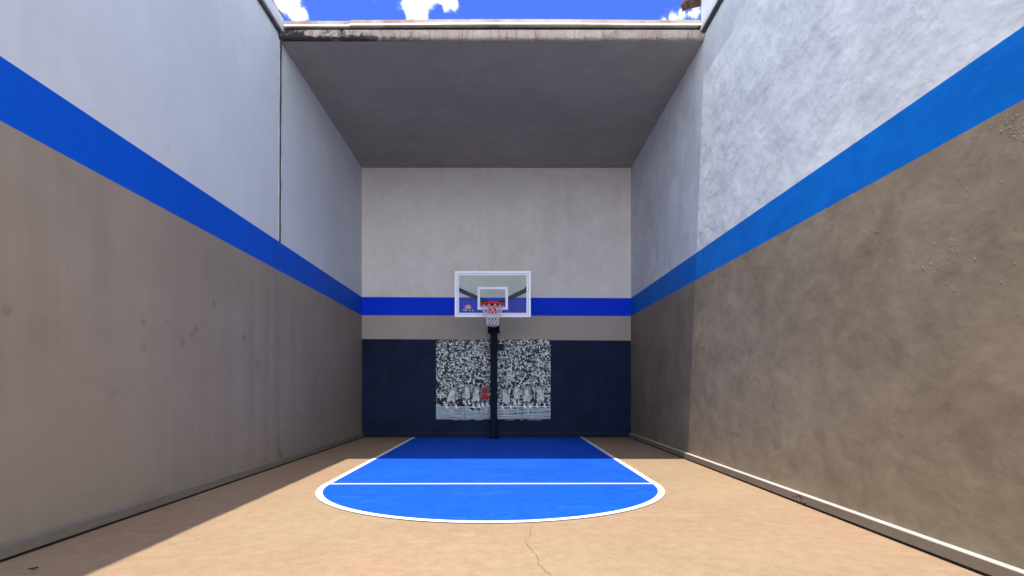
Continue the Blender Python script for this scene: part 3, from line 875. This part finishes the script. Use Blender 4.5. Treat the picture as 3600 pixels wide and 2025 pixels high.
def MA(op, a, b=None, clamp=False):
    nd = N('ShaderNodeMath', operation=op, use_clamp=clamp)
    for s, v in zip(nd.inputs, (a, b)):
        if v is None: continue
        if hasattr(v, 'is_output'): t.links.new(v, s)
        else: s.default_value = v
    return nd.outputs[0]
acc = None; FILL_CLOUD0 = .474
for (px, py, r, amp) in ((716,10,.024,1.0),(745,34,.021,1.0),(735,-10,.03,1.0),(1042,8,.030,1.0),(1058,36,.022,1.0),(1034,30,.018,.9),(1070,-10,.03,1),
                         (1133,6,.017,.95),(1122,20,.010,.7),(1690,46,.020,.85),(1672,52,.014,.8),(1712,36,.012,.75),(1752,26,.018,.6),(1752,45,.012,.5),
                         (900,-200,.09,1),(1500,-160,.07,1),(300,-120,.1,1),(2300,-200,.12,1)):
    d = Vector((px-1269, 1394.8, 978-py)).normalized()
    nd = N('ShaderNodeVectorMath', operation='DISTANCE'); t.links.new(D, nd.inputs[0]); nd.inputs[1].default_value = d
    f = MA('MULTIPLY', MA('SUBTRACT', 1.0, MA('DIVIDE', nd.outputs['Value'], r*1.06), True), amp)
    acc = f if acc is None else MA('MAXIMUM', acc, f)
n1 = NOI(34, 9, .62, .35)
shape = MA('ADD', acc, MA('MULTIPLY', MA('SUBTRACT', n1, .5), 1.9))
mr = N('ShaderNodeMapRange'); mr.interpolation_type = 'SMOOTHSTEP'; t.links.new(shape, mr.inputs[0]); mr.inputs[1].default_value = .16; mr.inputs[2].default_value = .86
gate = MA('MULTIPLY', acc, 6.0, True)
fac = MA('POWER', MA('MULTIPLY', mr.outputs[0], gate), 1.7)
# unseen cloud added outside the view as extra fill light
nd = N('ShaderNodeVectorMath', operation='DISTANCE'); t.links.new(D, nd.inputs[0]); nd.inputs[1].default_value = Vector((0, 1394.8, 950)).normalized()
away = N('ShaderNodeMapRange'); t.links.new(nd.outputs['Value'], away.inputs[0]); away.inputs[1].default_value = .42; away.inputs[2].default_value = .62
big = N('ShaderNodeMapRange'); big.interpolation_type = 'SMOOTHSTEP'; t.links.new(NOI(2.6, 7, .6, .3), big.inputs[0]); big.inputs[1].default_value = FILL_CLOUD0; big.inputs[2].default_value = FILL_CLOUD0+.12
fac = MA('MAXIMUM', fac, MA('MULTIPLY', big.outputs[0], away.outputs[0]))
tint = N('ShaderNodeMix', data_type='RGBA', blend_type='MULTIPLY'); tint.inputs[0].default_value = 1.0
t.links.new(hs.outputs[0], tint.inputs[6]); tint.inputs[7].default_value = (.27, .39, .72, 1)
mx = N('ShaderNodeMix', data_type='RGBA'); t.links.new(fac, mx.inputs[0]); t.links.new(tint.outputs[2], mx.inputs[6])
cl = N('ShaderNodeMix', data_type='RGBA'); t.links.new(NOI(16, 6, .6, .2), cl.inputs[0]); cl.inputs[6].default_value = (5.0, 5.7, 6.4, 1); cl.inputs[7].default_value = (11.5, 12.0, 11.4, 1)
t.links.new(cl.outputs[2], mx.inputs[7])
# bright horizon haze, hidden from the camera, added to light the roofed end
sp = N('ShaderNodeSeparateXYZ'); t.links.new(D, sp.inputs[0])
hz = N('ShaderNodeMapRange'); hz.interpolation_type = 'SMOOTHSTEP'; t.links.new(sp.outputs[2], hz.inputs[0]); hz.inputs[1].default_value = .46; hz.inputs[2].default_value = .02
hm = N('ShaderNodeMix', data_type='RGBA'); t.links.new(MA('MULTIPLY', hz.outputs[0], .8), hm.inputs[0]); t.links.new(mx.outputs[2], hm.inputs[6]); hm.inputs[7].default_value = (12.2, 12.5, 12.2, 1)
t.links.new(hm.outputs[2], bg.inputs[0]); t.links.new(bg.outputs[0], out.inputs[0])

sl = bpy.data.lights.new('sun', 'SUN'); sl.energy = 2.55; sl.angle = math.radians(.53); sl.color = (1.0, .97, .90)
so = bpy.data.objects.new('sun', sl); COL.objects.link(so); so.location = (-5, -5, 40)
so.rotation_euler = SUN.to_track_quat('-Z', 'Y').to_euler()

# ------------------------------------------------------------------ camera
cd = bpy.data.cameras.new('camera'); cam = bpy.data.objects.new('camera', cd); COL.objects.link(cam)
cam.location = (0, 0, 1.1); cam.rotation_euler = (math.radians(90), 0, 0)
cd.sensor_fit = 'HORIZONTAL'; cd.sensor_width = 36; cd.lens = 36*1394.8/2576
cd.shift_x = 19/2576; cd.shift_y = 253.5/2576
cd.clip_start = .05; cd.clip_end = 2000
scene.camera = cam
scene.cycles.max_bounces = 10; scene.cycles.diffuse_bounces = 6; scene.cycles.transparent_max_bounces = 12
scene.view_settings.view_transform = 'Standard'; scene.view_settings.look = 'None'
scene.view_settings.gamma = 1; scene.view_settings.exposure = 1.34
